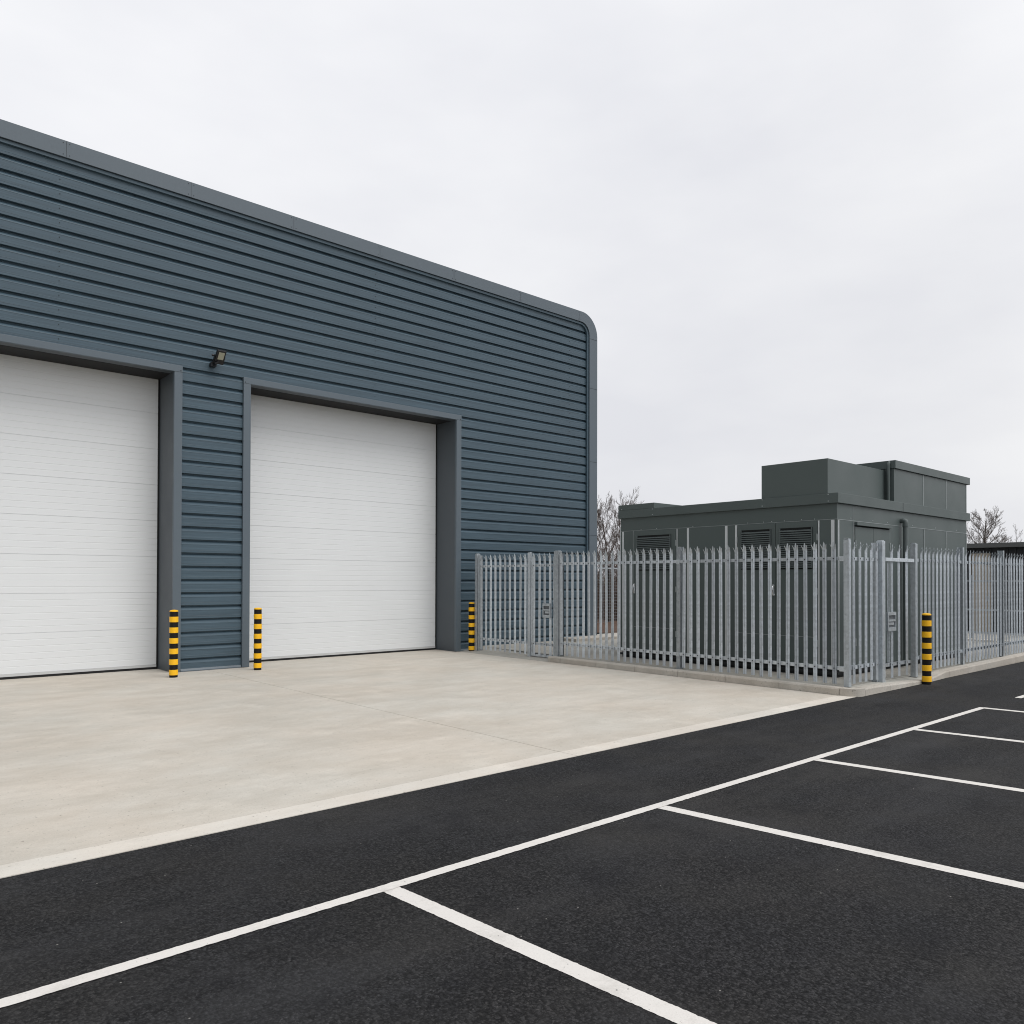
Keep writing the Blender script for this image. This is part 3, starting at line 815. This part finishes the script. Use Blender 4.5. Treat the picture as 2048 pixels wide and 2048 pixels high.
# ------------------------------------------------------------------ camera
cam=bpy.data.cameras.new('camera'); co=bpy.data.objects.new('camera',cam); COL.objects.link(co)
yaw,pit,rol=R(48.639),R(.637),R(.143)
F=Vector((math.cos(yaw)*math.cos(pit),math.sin(yaw)*math.cos(pit),math.sin(pit)))
r0=Vector((math.sin(yaw),-math.cos(yaw),0)); u0=r0.cross(F)
rv=r0*math.cos(rol)+u0*math.sin(rol); uv=-r0*math.sin(rol)+u0*math.cos(rol)
Mx=Matrix((( rv.x,uv.x,-F.x,0),(rv.y,uv.y,-F.y,0),(rv.z,uv.z,-F.z,1.6),(0,0,0,1)))
co.matrix_world=Mx
cam.sensor_width=36; cam.lens=1561.43/2048*36; cam.shift_y=117.975/2048
cam.clip_start=.05; cam.clip_end=3000
scene.camera=co

# ------------------------------------------------------------------ light: overcast
SUN_EL,SUN_AZ=R(56),Vector((.30,-.95))
sd=Vector((SUN_AZ.x,SUN_AZ.y,0)).normalized()*math.cos(SUN_EL)+Vector((0,0,math.sin(SUN_EL)))
su=bpy.data.lights.new('sun','SUN'); su.energy=1.5; su.angle=R(40); su.color=(1,.975,.94)
so=bpy.data.objects.new('sun',su); COL.objects.link(so); so.location=(0,-20,30)
so.rotation_euler=sd.to_track_quat('Z','Y').to_euler()
w=bpy.data.worlds.new('World'); scene.world=w; w.use_nodes=True
nt=w.node_tree; nt.nodes.clear()
out=nt.nodes.new('ShaderNodeOutputWorld'); bg=nt.nodes.new('ShaderNodeBackground'); nt.links.new(bg.outputs[0],out.inputs[0])
bg.inputs[1].default_value=.1
sky=nt.nodes.new('ShaderNodeTexSky'); sky.sky_type='NISHITA'; sky.sun_disc=False
sky.sun_elevation=SUN_EL; sky.sun_rotation=math.atan2(sd.x,sd.y)
hs=nt.nodes.new('ShaderNodeHueSaturation'); hs.inputs['Saturation'].default_value=.12; nt.links.new(sky.outputs[0],hs.inputs['Color'])
tc=nt.nodes.new('ShaderNodeTexCoord')
mp=nt.nodes.new('ShaderNodeMapping'); mp.inputs['Scale'].default_value=(1,1,2.6); nt.links.new(tc.outputs['Generated'],mp.inputs[0])
n1=nt.nodes.new('ShaderNodeTexNoise'); n1.inputs['Scale'].default_value=1.9; n1.inputs['Detail'].default_value=5; n1.inputs['Roughness'].default_value=.5
nt.links.new(mp.outputs[0],n1.inputs['Vector'])
cr=nt.nodes.new('ShaderNodeValToRGB'); e=cr.color_ramp.elements
e[0].position=.34; e[0].color=(.785,.795,.84,1); e[1].position=.66; e[1].color=(.93,.935,.955,1)
nt.links.new(n1.outputs['Fac'],cr.inputs[0])
# a little darker towards the horizon
sp=nt.nodes.new('ShaderNodeSeparateXYZ'); nt.links.new(tc.outputs['Generated'],sp.inputs[0])
mr=nt.nodes.new('ShaderNodeMapRange'); mr.inputs['From Min'].default_value=0; mr.inputs['From Max'].default_value=.55
mr.inputs['To Min'].default_value=9.65; mr.inputs['To Max'].default_value=11.0; dp=nt.nodes.new('ShaderNodeVectorMath'); dp.operation='DOT_PRODUCT'; dp.inputs[1].default_value=(-.22,.20,.9)
nt.links.new(tc.outputs['Generated'],dp.inputs[0]); nt.links.new(dp.outputs['Value'],mr.inputs['Value'])
mu=nt.nodes.new('ShaderNodeMix'); mu.data_type='RGBA'; mu.blend_type='MULTIPLY'; mu.clamp_result=False; mu.inputs[0].default_value=1
nt.links.new(cr.outputs[0],mu.inputs[6]); nt.links.new(mr.outputs[0],mu.inputs[7])
def lobe(vec,k):
    d=nt.nodes.new('ShaderNodeVectorMath'); d.operation='DOT_PRODUCT'; d.inputs[1].default_value=vec
    nt.links.new(tc.outputs['Generated'],d.inputs[0])
    a=nt.nodes.new('ShaderNodeMath'); a.operation='MAXIMUM'; a.inputs[1].default_value=0; nt.links.new(d.outputs['Value'],a.inputs[0])
    b_=nt.nodes.new('ShaderNodeMath'); b_.operation='MULTIPLY'; b_.inputs[1].default_value=k; nt.links.new(a.outputs[0],b_.inputs[0]); return b_.outputs[0]
la=nt.nodes.new('ShaderNodeMath'); la.operation='ADD'
nt.links.new(lobe((.25,-.95,.15),.45),la.inputs[0]); nt.links.new(lobe((-.97,-.1,0),-.42),la.inputs[1])
lb=nt.nodes.new('ShaderNodeMath'); lb.operation='ADD'; lb.inputs[1].default_value=1; nt.links.new(la.outputs[0],lb.inputs[0])
lm=nt.nodes.new('ShaderNodeMath'); lm.operation='MULTIPLY'; nt.links.new(mr.outputs[0],lm.inputs[0]); nt.links.new(lb.outputs[0],lm.inputs[1])
nt.links.new(lm.outputs[0],mu.inputs[7])
mx=nt.nodes.new('ShaderNodeMix'); mx.data_type='RGBA'; mx.inputs[0].default_value=.93
nt.links.new(hs.outputs[0],mx.inputs[6]); nt.links.new(mu.outputs[2],mx.inputs[7])
nt.links.new(mx.outputs[2],bg.inputs[0])

vs=scene.view_settings; vs.view_transform='Standard'; vs.look='None'; vs.exposure=0; vs.gamma=1; vs.use_curve_mapping=False
scene.render.engine='CYCLES'; scene.cycles.pixel_filter_type='BLACKMAN_HARRIS'; scene.cycles.filter_width=1.05
